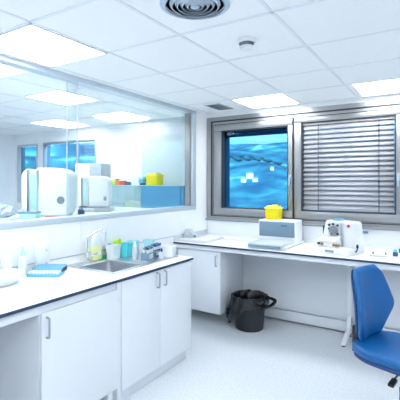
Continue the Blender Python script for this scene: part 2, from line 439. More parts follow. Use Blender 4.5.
# deck plate around basin and drainer
zt = .0035
rx0, rx1, ry0, ry1 = lx(-2.60), lx(-2.06), ly(2.09), ly(2.93)
box(bm, rx0, bx0, ry0, ry1, .0004, zt); box(bm, bx1, rx1, ry0, ry1, .0004, zt); box(bm, bx0, bx1, ry0, by0, .0004, zt); box(bm, bx0, bx1, by1, ry1, .0004, zt)
for k in range(6):
    y = by1 + .10 + k * .055; box(bm, bx0 + .03, bx1 - .03, y - .006, y + .006, zt, zt + .003, .0015)
for (a, b_, c_, d) in ((rx0, rx1, ry0, ry0 + .008), (rx0, rx1, ry1 - .008, ry1), (rx0, rx0 + .008, ry0, ry1), (rx1 - .008, rx1, ry0, ry1)):
    box(bm, a, b_, c_, d, .0004, .0065, .002)
obj('deck', bm, 'deck', t)
bm = nb()
def ring_pts(x0, x1, y0, y1, r, z):
    return [(x, y, z) for x, y in round_poly([(x0, y0), (x1, y0), (x1, y1), (x0, y1)], r, 5)]
prev = None
for (ins, r, z) in ((0, .02, zt), (.004, .05, -.006), (.012, .06, -.10), (.03, .07, -.142), (.07, .06, -.152)):
    vs = [bm.verts.new(p) for p in ring_pts(bx0 + ins, bx1 - ins, by0 + ins, by1 - ins, r, z)]
    if prev:
        for i in range(len(vs)): bm.faces.new((prev[i], prev[(i + 1) % len(vs)], vs[(i + 1) % len(vs)], vs[i]))
    prev = vs
bm.faces.new(prev)
bs = obj('basin', bm, 'sink', t)
bm = nb(); lathe(bm, [(.032, .0), (.030, .003), (.020, .001), (0, 0)], ((bx0 + bx1) / 2, (by0 + by1) / 2, -.1515)); obj('drain', bm, 'gasket', bs)
for k in (-.02, .02):
    bm = nb(); cone(bm, (lx(-2.17) + k, by1 - .016, -.035), (lx(-2.17) + k, by1 - .004, -.035), .012, seg=14); obj('overflow_hole', bm, 'gasket', bs)
# faucet
t = thing('faucet', 'chrome faucet with bent spout at the back of the sink', 'faucet', (-2.565, 2.30, .9035))
bm = nb(); lathe(bm, [(.026, 0), (.026, .012), (.019, .018), (.019, .07), (.017, .074), (0, .074)]); obj('base', bm, 'chrome', t)
bm = nb(); tube(bm, smooth_path([(0, 0, .06), (0, 0, .15), (0, 0, .205), (.012, .012, .218), (.06, .065, .262), (.072, .078, .268), (.088, .095, .262), (.100, .108, .235), (.102, .110, .17)], 5), .0085, 12); obj('spout', bm, 'chrome', t)
bm = nb(); tube(bm, [(.015, .005, .05), (.045, .02, .058), (.085, .045, .075)], .007, 10); lathe(bm, [(0, -.01), (.013, -.006), (.013, .006), (0, .01)], (.088, .047, .077), 12); obj('lever', bm, 'chrome', t)

# pedestal cabinet
t = thing('pedestal_cabinet', 'white single door cabinet on short legs under the left end of the worktop', 'cabinet', (-2.29, 1.705, 0))
bm = nb(); box(bm, -.32, .335, -.305, .300, .125, .822, .002); obj('body', bm, 'lam', t)
bm = nb(); box(bm, .336, .356, -.303, .303, .135, .826, .003); d = obj('door', bm, 'lam', t)
h = obj('handle', handle_bm(.115), 'handle', d, 'brushed steel bar handle'); h.location = (.356, -.272, .742)
for (x, y) in ((.30, .27), (.30, -.27), (-.28, .27), (-.28, -.27)):
    bm = nb(); box(bm, x - .022, x + .022, y - .022, y + .022, .012, .125, .003); l_ = obj('leg', bm, 'plast', t)
    bm = nb(); cone(bm, (x, y, 0), (x, y, .014), .024, seg=16); obj('foot', bm, 'black', l_)
# sink cabinet
t = thing('sink_cabinet', 'white two door cabinet on a plinth under the sink', 'cabinet', (-2.29, 2.482, 0))
bm = nb()
box(bm, -.335, .335, -.470, -.450, .085, .874, .001); box(bm, -.335, .335, .450, .470, .085, .874, .001); box(bm, -.335, .335, -.45, .45, .085, .105, .001)
box(bm, -.335, -.32, -.45, .45, .105, .874); box(bm, .30, .335, -.45, .45, .84, .874)
obj('body', bm, 'lam', t)
bm = nb(); box(bm, -.33, .325, -.468, .425, 0, .085, .002); obj('plinth', bm, 'plinth', t)
for (a, b_, hy) in ((-.430, .018, -.030), (.022, .470, .062)):
    bm = nb(); box(bm, .336, .356, a, b_, .092, .872, .003); d = obj('door', bm, 'lam', t)
    h = obj('handle', handle_bm(.115), 'handle', d, 'brushed steel bar handle'); h.location = (.356, hy, .800)
bm = nb(); box(bm, .336, .350, -.470, -.434, .0, .872, .002); obj('filler_strip', bm, 'lam', t)

# ------------------------------------------------------------------ back bench
t = thing('bench', 'long white laboratory bench with dark front edge under the windows', 'bench', (0, 0, 0))
BX1 = XR - .02
bm = nb(); box(bm, XL + .002, BX1, 3.648, 4.30, .897, .900, 0, 0); box(bm, XL + .002, BX1, 3.648, 4.30, .880, .897, 0, 1)
box(bm, XL + .002, BX1, 4.30, YB - .002, .880, .900, 0, 0)
obj('top', bm, ['lamtop', 'edge'], t)
bm = nb(); box(bm, XL + .002, BX1, YB - .018, YB - .002, .900, .935, .002); box(bm, XL + .002, XL + .016, 3.66, YB - .02, .900, .962, .002, 1); obj('upstand', bm, ['lam', 'greyl'], t)
bm = nb(); box(bm, XL + .02, BX1, 3.672, 3.692, .832, .880, .002); obj('front_rail', bm, 'lam', t)
bm = nb(); box(bm, XL + .02, BX1, 4.275, 4.292, .135, .878, .001); box(bm, XL + .02, BX1, 4.262, 4.280, .02, .128, .003); obj('back_panel', bm, 'lam', t)
for x in (-.815, .9):
    bm = nb(); box(bm, x - .02, x + .02, 4.185, 4.235, .10, .84, .003); box(bm, x - .02, x + .02, 3.70, 4.235, .84, .878, .003)
    prism(bm, [(4.235, .20), (4.185, .20), (4.15, .10), (3.90, .035), (3.88, .020), (3.93, .016), (4.235, .06)], x - .02, x + .02, 'yz', .003)
    lg = obj('leg', bm, 'plast', t)
    bm = nb(); cone(bm, (x, 3.915, 0), (x, 3.915, .02), .016, seg=14); obj('foot', bm, 'black', lg)
    bm = nb(); cone(bm, (x, 4.20, 0), (x, 4.20, .06), .016, seg=14); obj('foot', bm, 'black', lg)
# hanging cabinet
t = thing('hanging_cabinet', 'white single door cabinet hung under the left end of the back bench', 'cabinet', (-2.335, 3.95, .143))
bm = nb(); box(bm, -.285, .285, -.228, .31, 0, .688, .002); obj('body', bm, 'lam', t)
bm = nb(); box(bm, -.285, .285, -.248, -.229, 0, .688, .003); d = obj('door', bm, 'lam', t)
h = obj('handle', handle_bm(.11, out=(0, -1, 0)), 'handle', d, 'brushed steel bar handle'); h.location = (.235, -.248, .58)

# ------------------------------------------------------------------ bin with bag
t = thing('waste_bin', 'dark grey waste bin lined with a black bag on the floor under the bench', 'bin', (-1.79, 3.885, 0))
bm = nb(); lathe(bm, [(0, 0), (.142, 0), (.150, .012), (.176, .36), (.182, .368), (.178, .372), (.170, .36), (.145, .02), (0, .02)], seg=40); obj('bucket', bm, 'bin', t); t.scale = (1, 1, .94)
def bag_bm():
    bm = nb(); seg = 72; rings = []
    rows = [(.110, .10), (.155, .28), (.168, .36), (.178, .384), (.190, .378), (.196, .345), (.202, .29), (.206, .24), (.206, .20)]
    for ri, (r, z) in enumerate(rows):
        ring = []
        for k in range(seg):
            a = 2 * PI * k / seg
            lowf = .5 + .5 * math.cos(a - math.radians(205))      # hangs lowest on the left front
            w = .006 * math.sin(a * 9 + ri * .6) + .004 * math.sin(a * 17 + 1.3 * ri) + .002 * math.sin(a * 31)
            rr = r + w * (.5 if ri < 3 else 1); zz = z
            if ri >= 4:
                dr = (ri - 4) / 4
                zz = .384 - dr * (.085 + .25 * lowf ** 3 + .018 * math.sin(a * 7 + 2)) + .004 * math.sin(a * 13)
                rr = r + w + (.030 * lowf ** 2) * dr
            elif ri == 3: zz += .005 * math.sin(a * 6) + .003 * math.sin(a * 15)
            ring.append(bm.verts.new((rr * math.cos(a), rr * math.sin(a), zz)))
        rings.append(ring)
    for a, b_ in zip(rings, rings[1:]):
        for k in range(seg): bm.faces.new((a[k], a[(k + 1) % seg], b_[(k + 1) % seg], b_[k]))
    c = bm.verts.new((0, 0, .09))
    for k in range(seg): bm.faces.new((c, rings[0][(k + 1) % seg], rings[0][k]))
    return bm
b = obj('liner_bag', bag_bm(), 'bag', t); md = b.modifiers.new('t', 'SOLIDIFY'); md.thickness = .002
bm = nb()   # loop of bag tied at the right
P = smooth_path([(.12, -.16, .335), (.20, -.12, .300), (.27, -.02, .318), (.275, .05, .345), (.235, .05, .360), (.18, .02, .375)], 6)
tube(bm, P, .016, 8)
for q in bm.verts: q.co += Vector((random.uniform(-.004, .004), random.uniform(-.004, .004), random.uniform(-.006, .006)))
obj('bag_tie', bm, 'bag', b)
bm = nb(); tube(bm, smooth_path([(-.19, -.10, .25), (-.215, -.11, .19), (-.21, -.10, .12), (-.17, -.13, .07)], 5), .018, 8)
for q in bm.verts: q.co += Vector((random.uniform(-.006, .006), random.uniform(-.006, .006), random.uniform(-.006, .006)))
obj('bag_tail', bm, 'bag', b)

# ------------------------------------------------------------------ chair
t = thing('task_chair', 'blue upholstered swivel chair standing before the bench at the right edge', 'chair', (-.200, 2.713, 0), -.30)
def cushion(poly, h0, h1, plane, bev, m, name, parent, bulge=0, lean=0, piv=0):
    bm = nb(); prism(bm, poly, h0, h1, plane, bev, 0, 4)
    if lean:
        bmesh.ops.rotate(bm, verts=bm.verts, cent=(h0, 0, piv), matrix=Matrix.Rotation(lean, 3, 'Y'))
    return obj(name, bm, m, parent)
seatp = round_poly([(-.275, -.165), (-.16, -.240), (.16, -.245), (.245, -.16), (.245, .16), (.16, .245), (-.16, .240), (-.275, .165)], [.06, .09, .10, .08, .08, .10, .05, .05], 6)
bm = nb(); prism(bm, seatp, .500, .556, 'xy', .024, 0, 5); obj('seat', bm, 'blue', t)
bm = nb(); prism(bm, [(x * .965, y * .965) for x, y in seatp], .474, .503, 'xy', .010, 0, 3); obj('seat_shell', bm, 'blued', t)
def back_pad(x0, T, grow, lean, curve):
    """hexagonal pad with rounded rim, its side wings curving forward"""
    bm = nb(); zs = [.556, .745, .985, 1.014]; ws = [.128, .238, .172, .110]; nu, nv = 28, 36
    def hw(z):
        for k in range(3):
            if z <= zs[k + 1] + 1e-9: return ws[k] + (ws[k + 1] - ws[k]) * (z - zs[k]) / (zs[k + 1] - zs[k])
        return ws[3]
    def shw(z): return sum(hw(min(max(z + d, zs[0]), zs[3])) for d in (-.03, -.015, 0, .015, .03)) / 5
    F, B = [], []
    for j in range(nv + 1):
        v = -math.cos(PI * j / nv); z = .785 + v * .229 * grow
        fr, br = [], []
        for i in range(nu + 1):
            u = -math.cos(PI * i / nu); y = u * shw(.785 + v * .229) * grow
            t = T * (max(0, 1 - abs(u) ** 8) * max(0, 1 - abs(v) ** 12)) ** .5
            xc = x0 + curve * (y / .238) ** 2 - math.tan(lean) * (z - .56) + .012 * math.sin((z - .60) * 9)
            fr.append(bm.verts.new((xc + t / 2, y, z))); br.append(bm.verts.new((xc - t / 2, y, z)))
        F.append(fr); B.append(br)
    for j in range(nv):
        for i in range(nu):
            bm.faces.new((F[j][i], F[j][i + 1], F[j + 1][i + 1], F[j + 1][i])); bm.faces.new((B[j][i], B[j + 1][i], B[j + 1][i + 1], B[j][i + 1]))
    bmesh.ops.remove_doubles(bm, verts=bm.verts, dist=.0003)
    return bm
obj('backrest', back_pad(-.235, .056, 1.0, .08, .075), 'blue', t)
obj('back_shell', back_pad(-.262, .026, .95, .08, .075), 'blued', t)
bm = nb(); tube(bm, smooth_path([(-.05, 0, .462), (-.22, 0, .458), (-.275, 0, .50), (-.290, 0, .60), (-.298, 0, .74), (-.302, 0, .84)], 5), .016, 10); box(bm, -.312, -.275, -.05, .05, .80, .87, .006)
for sy in (-1, 1): box(bm, -.292, -.252, sy * .09 - .016, sy * .09 + .016, .47, .64, .006); 
obj('back_bracket', bm, 'black', t)
bm = nb(); box(bm, -.10, .10, -.08, .08, .448, .476, .008); obj('mechanism', bm, 'black', t)
bm = nb(); cone(bm, (0, 0, .22), (0, 0, .45), .026, seg=24); cone(bm, (0, 0, .10), (0, 0, .30), .034, seg=24); obj('gas_column', bm, 'navy', t)
bm = nb(); tube(bm, [(.02, -.06, .455), (.02, -.15, .445), (.02, -.20, .436)], .005, 8); box(bm, .004, .038, -.262, -.195, .415, .435, .006, rot=('X', .25, (.02, -.22, .425))); obj('lever', bm, 'black', t)
bm = nb(); cone(bm, (0, 0, .07), (0, 0, .125), .045, .038, 20); obj('base_hub', bm, 'black', t)
for k in range(5):
    a = 2 * PI * k / 5 + .78; u = Vector((math.cos(a), math.sin(a), 0))
    bm = nb(); cone(bm, u * .03 + Vector((0, 0, .10)), u * .29 + Vector((0, 0, .075)), .022, .014, 10); arm = obj('base_arm', bm, 'black', t)
    bm = nb(); wv = Vector((-u.y, u.x, 0)); c = u * .28 + Vector((0, 0, .027)); cone(bm, c - wv * .018, c + wv * .018, .027, seg=18); cone(bm, c, c + Vector((0, 0, .045)), .008, seg=8); obj('castor', bm, 'black', arm)

# ------------------------------------------------------------------ bench instruments
t = thing('cold_plate_instrument', 'white bench instrument with blue grey front panel and silver tray in front', 'lab instrument', (-1.56, 4.0, .9))
bm = nb(); box(bm, -.19, .225, -.24, .36, .004, .028, .006); obj('base', bm, 'plast', t)
bm = nb(); box(bm, -.175, .205, -.295, .10, .004, .050, .008); box(bm, -.165, .195, -.285, .09, .050, .055, .002); pl = obj('tray', bm, 'greyl', t, 'silver grey tray')
bm = nb(); box(bm, -.160, .190, -.299, -.294, .012, .040, .002); obj('tray_front', bm, 'panel', pl)
bm = nb(); box(bm, -.235, .205, .14, .365, .0, .258, .012); obj('housing', bm, 'plast', t)
bm = nb(); box(bm, -.222, .188, .132, .142, .075, .240, .004); fp = obj('front_panel', bm, 'panel', t, 'blue grey front panel')
bm = nb(); box(bm, .035, .105, .130, .133, .196, .206, .001); obj('name_plate', bm, 'navy', fp)
# yellow sharps container
def sharps(loc, label, s=1.0, rz=0.0, zs=1.0):
    t = thing('sharps_container', label, 'container', loc, rz)
    t.scale = (1, 1, zs)
    bm = nb(); n = 6
    prev = None; secs = [(.088, .070, 0), (.092, .074, .01), (.097, .079, .125)]
    P = None
    rings = []
    for (a, b_, z) in secs:
        rings.append([bm.verts.new((x * s, y * s, z * s)) for x, y in round_poly([(-a, -b_), (a, -b_), (a, b_), (-a, b_)], .022, 4)])
    for A, B in zip(rings, rings[1:]):
        for i in range(len(A)): bm.faces.new((A[i], A[(i + 1) % len(A)], B[(i + 1) % len(A)], B[i]))
    bm.faces.new(rings[0][::-1]); bm.faces.new(rings[-1])
    obj('tub', bm, 'yellow', t)
    bm = nb(); prism(bm, [(x * s, y * s) for x, y in round_poly([(-.110, -.088), (.110, -.088), (.110, .088), (-.110, .088)], .022, 4)], .125 * s, .142 * s, 'xy', .004 * s)
    prism(bm, [(x * s, y * s) for x, y in round_poly([(-.085, -.070), (.085, -.070), (.085, .070), (-.085, .070)], .02, 4)], .142 * s, .160 * s, 'xy', .005 * s)
    cone(bm, (.02 * s, 0, .160 * s), (.02 * s, 0, .172 * s), .040 * s, seg=20)
    obj('lid', bm, 'yellowl', t)
sharps((-1.652, 4.245, 1.158), 'yellow plastic sharps container on top of the white bench instrument', .86, 0, 1.13)

# microtome
t = thing('microtome', 'white microtome with blue top pad and red dot on the back bench', 'lab instrument', (-.885, 3.965, .9), -.30)
bm = nb(); prism(bm, round_poly([(-.205, -.170), (.205, -.170), (.205, .16), (-.205, .16)], .03, 4), 0, .055, 'xy', .010); obj('base', bm, 'plast', t)
bm = nb(); prism(bm, [(-.165, .055), (-.160, .15), (-.130, .285), (-.115, .300), (.065, .300), (.075, .285), (.075, .055)], .0, .155, 'xz', .010); obj('housing', bm, 'plast', t)
bm = nb(); prism(bm, [(.080, .05), (.080, .285), (.092, .300), (.165, .296), (.178, .28), (.188, .17), (.205, .06), (.205, .05)], -.03, .15, 'xz', .012); dv = obj('drive_housing', bm, 'plast', t)
bm = nb(); cone(bm, (.135, -.036, .262), (.135, -.028, .262), .015, seg=20); obj('stop_button', bm, 'red', dv)
bm = nb(); prism(bm, round_poly([(-.065, .01), (.015, .01), (.015, .12), (-.065, .12)], .015, 4), .299, .316, 'xy', .005); obj('top_pad', bm, 'rack', t, 'blue pad on top')
bm = nb(); box(bm, -.070, .050, -.050, .0, .165, .285, .008); hd = obj('specimen_head', bm, 'greyl', t)
bm = nb(); cone(bm, (-.008, -.078, .215), (-.008, -.048, .215), .036, .042, 24); box(bm, -.045, .03, -.083, -.06, .200, .232, .003); obj('clamp', bm, 'grey', hd)
for (x, z) in ((-.055, .262), (-.012, .272), (.034, .262), (-.055, .225), (.036, .18), (-.03, .176)):
    bm = nb(); cone(bm, (x, -.062, z), (x, -.048, z), .011, seg=10); obj('knob', bm, 'gasket', hd)
bm = nb(); prism(bm, [(-.120, .055), (-.125, .085), (-.105, .135), (.060, .135), (.075, .085), (.070, .055)], -.135, -.045, 'xz', .008); kh = obj('knife_holder', bm, 'plast', t)
bm = nb(); box(bm, -.14, .065, -.155, -.03, .130, .142, .004, rot=('X', .35, (0, -.09, .135))); obj('blade_guard', bm, 'plast', kh)
for x in (-.115, -.08, .045, .075, .095):
    bm = nb(); cone(bm, (x, -.150, .082), (x, -.125, .085), .013, .010, 12); cone(bm, (x, -.162, .081), (x, -.148, .082), .007, seg=10); obj('clamp_screw', bm, 'brass' if abs(x) < .11 else 'gasket', kh)
bm = nb(); box(bm, -.172, -.158, .02, .06, .10, .24, .004); obj('side_slot', bm, 'gasket', t)
bm = nb(); box(bm, -.03, .06, -.174, -.165, .012, .036, .002); obj('front_plate', bm, 'grey', t)
bm = nb(); tube(bm, smooth_path([(.195, -.02, .03), (.225, -.06, .03), (.235, -.06, .055), (.232, -.05, .075)], 4), .006, 8); cone(bm, (.232, -.05, .068), (.232, -.05, .098), .011, .009, 12); obj('crank_lever', bm, 'black', t)

# left end of bench
t = thing('weighing_slab', 'flat off white plastic board lying at the left end of the back bench', 'board', (-2.43, 3.90, .9))
bm = nb(); box(bm, -.192, .185, -.20, .24, 0, .026, .005); obj('board', bm, 'cream', t)
bm = nb(); box(bm, -.03, .175, -.17, .23, .026, .031, .002); obj('white_sheet', bm, 'paper', t)
t = thing('tape_dispenser', 'grey white tape dispenser standing on the flat board in the bench corner', 'tape dispenser', (-2.53, 3.86, .926))
bm = nb(); prism(bm, round_poly([(-.085, 0), (.085, 0), (.085, .035), (.03, .055), (-.01, .105), (-.065, .105), (-.09, .06)], .02, 4), -.035, .035, 'xz', .006); obj('body', bm, 'greyl', t)
bm = nb(); cone(bm, (-.035, -.040, .066), (-.035, .040, .066), .034, seg=24); obj('tape_roll', bm, 'cream', t)
bm = nb(); box(bm, .055, .085, -.038, -.030, .022, .036, .002); obj('cutter', bm, 'gasket', t)
bm = nb(); tube(bm, smooth_path([(-2.23, 4.1, .904), (-2.17, 4.05, .904), (-2.08, 4.12, .904), (-2.0, 4.06, .904), (-1.93, 4.1, .904), (-1.86, 4.07, .904)], 6), .004, 6)
tag(obj('cable', bm, 'greyl'), 'thin grey cable lying on the bench left of the white instrument', 'cable')
# white blade box at right
t = thing('blade_case', 'small flat white case with black dots on the bench near the chair', 'case', (-.505, 3.90, .9), .12)
bm = nb(); box(bm, -.075, .075, -.03, .03, 0, .014, .004); obj('case', bm, 'greyl', t)
bm = nb(); box(bm, -.075, .075, -.024, .03, .015, .024, .003, rot=('X', .10, (0, .03, .02))); obj('lid', bm, 'paper', t)
for x in (-.045, .06):
    bm = nb(); cone(bm, (x, .0, .018), (x, .0, .040), .007, .005, 10); obj('peg', bm, 'gasket', t)
for i, (x, y) in enumerate(((-.375, 3.99), (-.345, 4.22))):
    t = thing('reagent_bottle', ('small dark teal capped bottle at the right edge of the bench, nearer the front edge', 'small dark teal capped bottle at the right edge of the bench, nearer the wall')[i], 'bottle', (x, y, .9), 0, 'small teal bottles at the right edge')
    bm = nb(); lathe(bm, [(0, 0), (.020, 0), (.022, .004), (.022, .034), (.013, .042), (0, .042)], seg=18); obj('body', bm, 'navy', t)
    bm = nb(); lathe(bm, [(.015, .040), (.015, .058), (.012, .062), (0, .062)], seg=18); obj('cap', bm, 'teal', t)
# wall socket on back wall
t = thing('wall_label', 'small blue grey strip fixed to the wall below the blinds', 'label', (-.708, YB, 1.052))
bm = nb(); box(bm, -.04, .04, -.006, 0, -.014, .014, .002); obj('plate', bm, 'greyl', t)
bm = nb(); box(bm, -.036, .036, -.008, -.006, -.011, .011, .001); obj('face', bm, 'panel', t)

# ------------------------------------------------------------------ left worktop items
ZT = .9
t = thing('wash_basin_tray', 'white shallow plastic bowl at the left edge of the worktop', 'bowl', (-2.47, 1.47, ZT))
bm = nb()
def obowl(rows, hole=True):
    prev = None
    for (a, b_, z, r) in rows:
        a *= .78; b_ *= .78; r *= .78
        vs = [bm.verts.new((x, y, z)) for x, y in round_poly([(-a, -b_), (a, -b_), (a, b_), (-a, b_)], r, 5)]
        if prev:
            for i in range(len(vs)): bm.faces.new((prev[i], prev[(i + 1) % len(vs)], vs[(i + 1) % len(vs)], vs[i]))
        else: bm.faces.new(vs[::-1])
        prev = vs
    bm.faces.new(prev)
obowl([(.07, .10, 0, .05), (.10, .14, .02, .07), (.125, .165, .07, .08), (.138, .178, .075, .09), (.138, .178, .080, .09), (.118, .158, .078, .08), (.09, .13, .025, .07), (.06, .09, .012, .05)])
obj('bowl', bm, 'plast', t)
bm = nb(); lathe(bm, [(0, .012), (.035, .013), (.045, .05), (.04, .06), (0, .062)], (0, .02, 0), 16); obj('paper_wad', bm, 'paper', t)
def squeeze(loc, label, h=.20, r=.032, body='bottle', cap='teall', ang=0.0):
    t = thing('wash_bottle', label, 'bottle', loc, ang)
    bm = nb(); lathe(bm, [(0, 0), (r * .95, 0), (r, .006), (r, h * .55), (r * .8, h * .66), (r * .45, h * .70), (0, h * .70)], seg=22); obj('body', bm, body, t)
    bm = nb(); lathe(bm, [(r * .52, h * .69), (r * .52, h * .78), (r * .35, h * .82), (0.004, h), (0, h)], seg=18); obj('nozzle_cap', bm, cap, t)
    return t
squeeze((-2.590, 1.72, ZT), 'clear wash bottle with pale teal nozzle behind the white bowl', .21, .030, 'bottle', 'teall')
squeeze((-2.60, 1.60, ZT), 'translucent white bottle against the wall at the left edge', .20, .034, 'bottle', 'plast')
t = thing('wall_socket', 'white double wall socket box above the worktop by the blue rack', 'socket', (XL, 1.905, 1.00))
bm = nb(); box(bm, 0, .045, -.055, .055, -.09, .11, .008); obj('box', bm, 'plast', t)
for z in (.055, -.045):
    bm = nb(); cone(bm, (.044, .02, z), (.048, .02, z), .008, seg=16); obj('outlet', bm, 'greyl', t)
# blue tip rack
t = thing('tip_rack', 'open blue rack holding rows of white tube caps on the left worktop', 'rack', (-2.455, 1.815, ZT), -1.01)
bm = nb(); prism(bm, round_poly([(-.065, -.115), (.065, -.115), (.065, .115), (-.065, .115)], .012, 3), 0, .020, 'xy', .003); obj('tray', bm, 'rack', t)
bm = nb()
for i in range(4):
    for j in range(9):
        lathe(bm, [(.008, 0), (.009, .012), (.006, .016), (0, .016)], (-.042 + .028 * i, -.096 + .024 * j, .020), 8)
o = obj('tube_caps', bm, 'paper', t); o['kind'] = 'stuff'
bm = nb(); prism(bm, round_poly([(-.060, -.110), (.060, -.110), (.060, .110), (-.060, .110)], .012, 3), 0, .014, 'xy', .003)
for i in range(4):
    for j in range(9): lathe(bm, [(.008, .0141), (.008, .0142), (0, .0142)], (-.042 + .028 * i, -.096 + .024 * j, 0), 8, 1)
bmesh.ops.rotate(bm, verts=bm.verts, cent=(0, 0, 0), matrix=Matrix.Rotation(.10, 3, 'Y')); bmesh.ops.translate(bm, verts=bm.verts, vec=(-.078, .0, .036))
ld = obj('upper_tray', bm, ['rack', 'rackd'], t)
for y in (-.108, .108):
    bm = nb(); box(bm, -.125, -.030, y - .006, y + .006, .016, .046, .002); obj('hinge_arm', bm, 'navy', ld)

# detergent bottle
t = thing('detergent_bottle', 'clear bottle of yellow liquid soap behind the sink by the faucet', 'bottle', (-2.575, 2.41, ZT + .0035))
bm = nb(); prism(bm, round_poly([(-.028, -.052), (.028, -.052), (.028, .052), (-.028, .052)], .024, 5), 0, .135, 'xy', .008); obj('liquid_body', bm, 'soap', t, 'part filled with yellow soap')
bm = nb()
rings = []
for (a, b_, z) in ((.028, .052, .128), (.027, .050, .165), (.020, .034, .205), (.013, .014, .222)):
    rings.append([bm.verts.new((x, y, z)) for x, y in round_poly([(-a, -b_), (a, -b_), (a, b_), (-a, b_)], .024, 5)])
for A, B in zip(rings, rings[1:]):
    for i in range(len(A)): bm.faces.new((A[i], A[(i + 1) % len(A)], B[(i + 1) % len(A)], B[i]))
bm.faces.new(rings[-1]); bm.faces.new(rings[0][::-1]); obj('shoulder', bm, 'bottle', t)
bm = nb(); lathe(bm, [(.014, .220), (.014, .240), (.006, .246), (.006, .258), (0, .258)], seg=14); obj('cap', bm, 'plast', t)
# green cap / tray etc
t = thing('soap_dish', 'small green dish behind the sink beside the yellow soap bottle', 'dish', (-2.597, 2.506, ZT + .0035))
bm = nb(); lathe(bm, [(0, 0), (.032, 0), (.040, .020), (.036, .021), (.030, .006), (0, .006)], seg=22); obj('dish', bm, 'green', t)
bm = nb(); lathe(bm, [(0, .006), (.024, .006), (.026, .022), (0, .026)], seg=18); obj('soap', bm, 'green', t)
t = thing('reagent_bottle', 'small blue bottle between the soap bottle and the lime sponge', 'bottle', (-2.596, 2.595, ZT + .0035))
bm = nb(); lathe(bm, [(0, 0), (.030, 0), (.031, .075), (.014, .09), (0, .09)], seg=20); obj('body', bm, 'blueb', t)
bm = nb(); lathe(bm, [(.016, .088), (.016, .112), (0, .113)], seg=16); obj('cap', bm, 'blueb', t)
t = thing('cleaning_sponge', 'crumpled lime green cloth at the wall behind the bright teal tub', 'cloth', (-2.582, 2.69, ZT + .0035))
bm = nb(); bmesh.ops.create_icosphere(bm, subdivisions=3, radius=1)
for q in bm.verts:
    p = q.co.copy(); w = 1 + .20 * math.sin(p.x * 6 + p.y * 4) + .16 * math.sin(p.z * 9 + p.x * 5)
    q.co = Vector((p.x * .042 * w, p.y * .055 * w, .066 + p.z * .066 * w))
zmin = min(q.co.z for q in bm.verts)
for q in bm.verts: q.co.z -= zmin
obj('cloth', bm, 'lime', t)
bm = nb(); tube(bm, smooth_path([(.03, .02, .08), (.035, .04, .10), (.02, .065, .085)], 5), .012, 8); obj('cloth_tail', bm, 'green', t)
def tub(loc, label, a, b_, h, m, rz=0.0, cat='container', name='plastic_tub', liner=None):
    t = thing(name, label, cat, loc, rz); bm = nb(); rings = []
    for (f, z) in ((.86, 0), (1.0, h), (.94, h), (.80, .006)):
        rings.append([bm.verts.new((x, y, z)) for x, y in round_poly([(-a * f, -b_ * f), (a * f, -b_ * f), (a * f, b_ * f), (-a * f, b_ * f)], .008, 3)])
    bm.faces.new(rings[0][::-1])
    for A, B in zip(rings, rings[1:]):
        for i in range(len(A)): bm.faces.new((A[i], A[(i + 1) % len(A)], B[(i + 1) % len(A)], B[i]))
    bm.faces.new(rings[-1]); obj('tub', bm, m, t)
    bm = nb(); poly = round_poly([(-a * 1.06, -b_ * 1.06), (a * 1.06, -b_ * 1.06), (a * 1.06, b_ * 1.06), (-a * 1.06, b_ * 1.06)], .008, 3)
    inn = round_poly([(-a * .95, -b_ * .95), (a * .95, -b_ * .95), (a * .95, b_ * .95), (-a * .95, b_ * .95)], .008, 3)
    o1 = [bm.verts.new((x, y, h - .005)) for x, y in poly]; o2 = [bm.verts.new((x, y, h + .001)) for x, y in poly]; i2 = [bm.verts.new((x, y, h + .001)) for x, y in inn]
    for A, B in ((o1, o2), (o2, i2)):
        for i in range(len(A)): bm.faces.new((A[i], A[(i + 1) % len(A)], B[(i + 1) % len(A)], B[i]))
    obj('rim', bm, m, t)
    return t
D = ZT + .0035
tub((-2.495, 2.54, D), 'white plastic tub at the back of the sink left of the bright teal tub', .046, .054, .115, 'bottle', .15)
tub((-2.455, 2.66, D), 'bright teal plastic tub right of the white tub on the drainer', .044, .046, .120, 'teal', .2)
tub((-2.52, 2.83, D), 'pale teal tub at the wall, left one of two behind the racks', .045, .05, .115, 'teall', .3)
tub((-2.42, 2.945, ZT), 'pale teal tub at the back right corner of the worktop behind the racks', .045, .05, .125, 'teall', .3)
squeeze((-2.285, 2.59, D), 'white squeeze bottle with pointed tip on the drainer', .16, .024, 'greyl', 'plast')
def tube_rack(loc, label, m, rz, n=(2, 5), capm=('blueb', 'navy')):
    t = thing('tube_rack', label, 'rack', loc, rz); t.scale = (1.25, 1.25, 1.25); L = .025 * n[1]; W = .026 * n[0]
    bm = nb()
    box(bm, -W / 2 - .004, W / 2 + .004, -L / 2 - .006, L / 2 + .006, 0, .006, .001); box(bm, -W / 2 - .004, W / 2 + .004, -L / 2 - .006, L / 2 + .006, .045, .050, .001)
    for y in (-L / 2 - .004, L / 2 + .004): box(bm, -W / 2 - .004, W / 2 + .004, y - .002, y + .002, .006, .045)
    obj('frame', bm, m, t)
    for i in range(n[0]):
        for j in range(n[1]):
            x = (i - (n[0] - 1) / 2) * .024; y = (j - (n[1] - 1) / 2) * .025
            bm = nb(); cone(bm, (x, y, .006), (x, y, .074), .007, seg=10); tb = obj('tube', bm, 'bottle', t)
            bm = nb(); cone(bm, (x, y, .074), (x, y, .090), .009, seg=10); obj('cap', bm, capm[(i + j) % 2], tb)
tube_rack((-2.19, 2.655, D), 'grey tube rack with dark capped tubes nearest the front of the drainer', 'panel', .25, (2, 4), ('grey', 'navy'))
tube_rack((-2.24, 2.825, D), 'dark blue tube rack with blue caps beside the white tub', 'rackd', .15, (2, 4), ('blueb', 'navy'))
t = tub((-2.125, 2.755, D), 'small clear beaker standing between the two tube racks', .018, .018, .055, 'bottle', 0, 'beaker', 'beaker')
tub((-2.13, 2.885, D), 'white square tub at the far right end of the left worktop', .05, .055, .095, 'plast', .2)

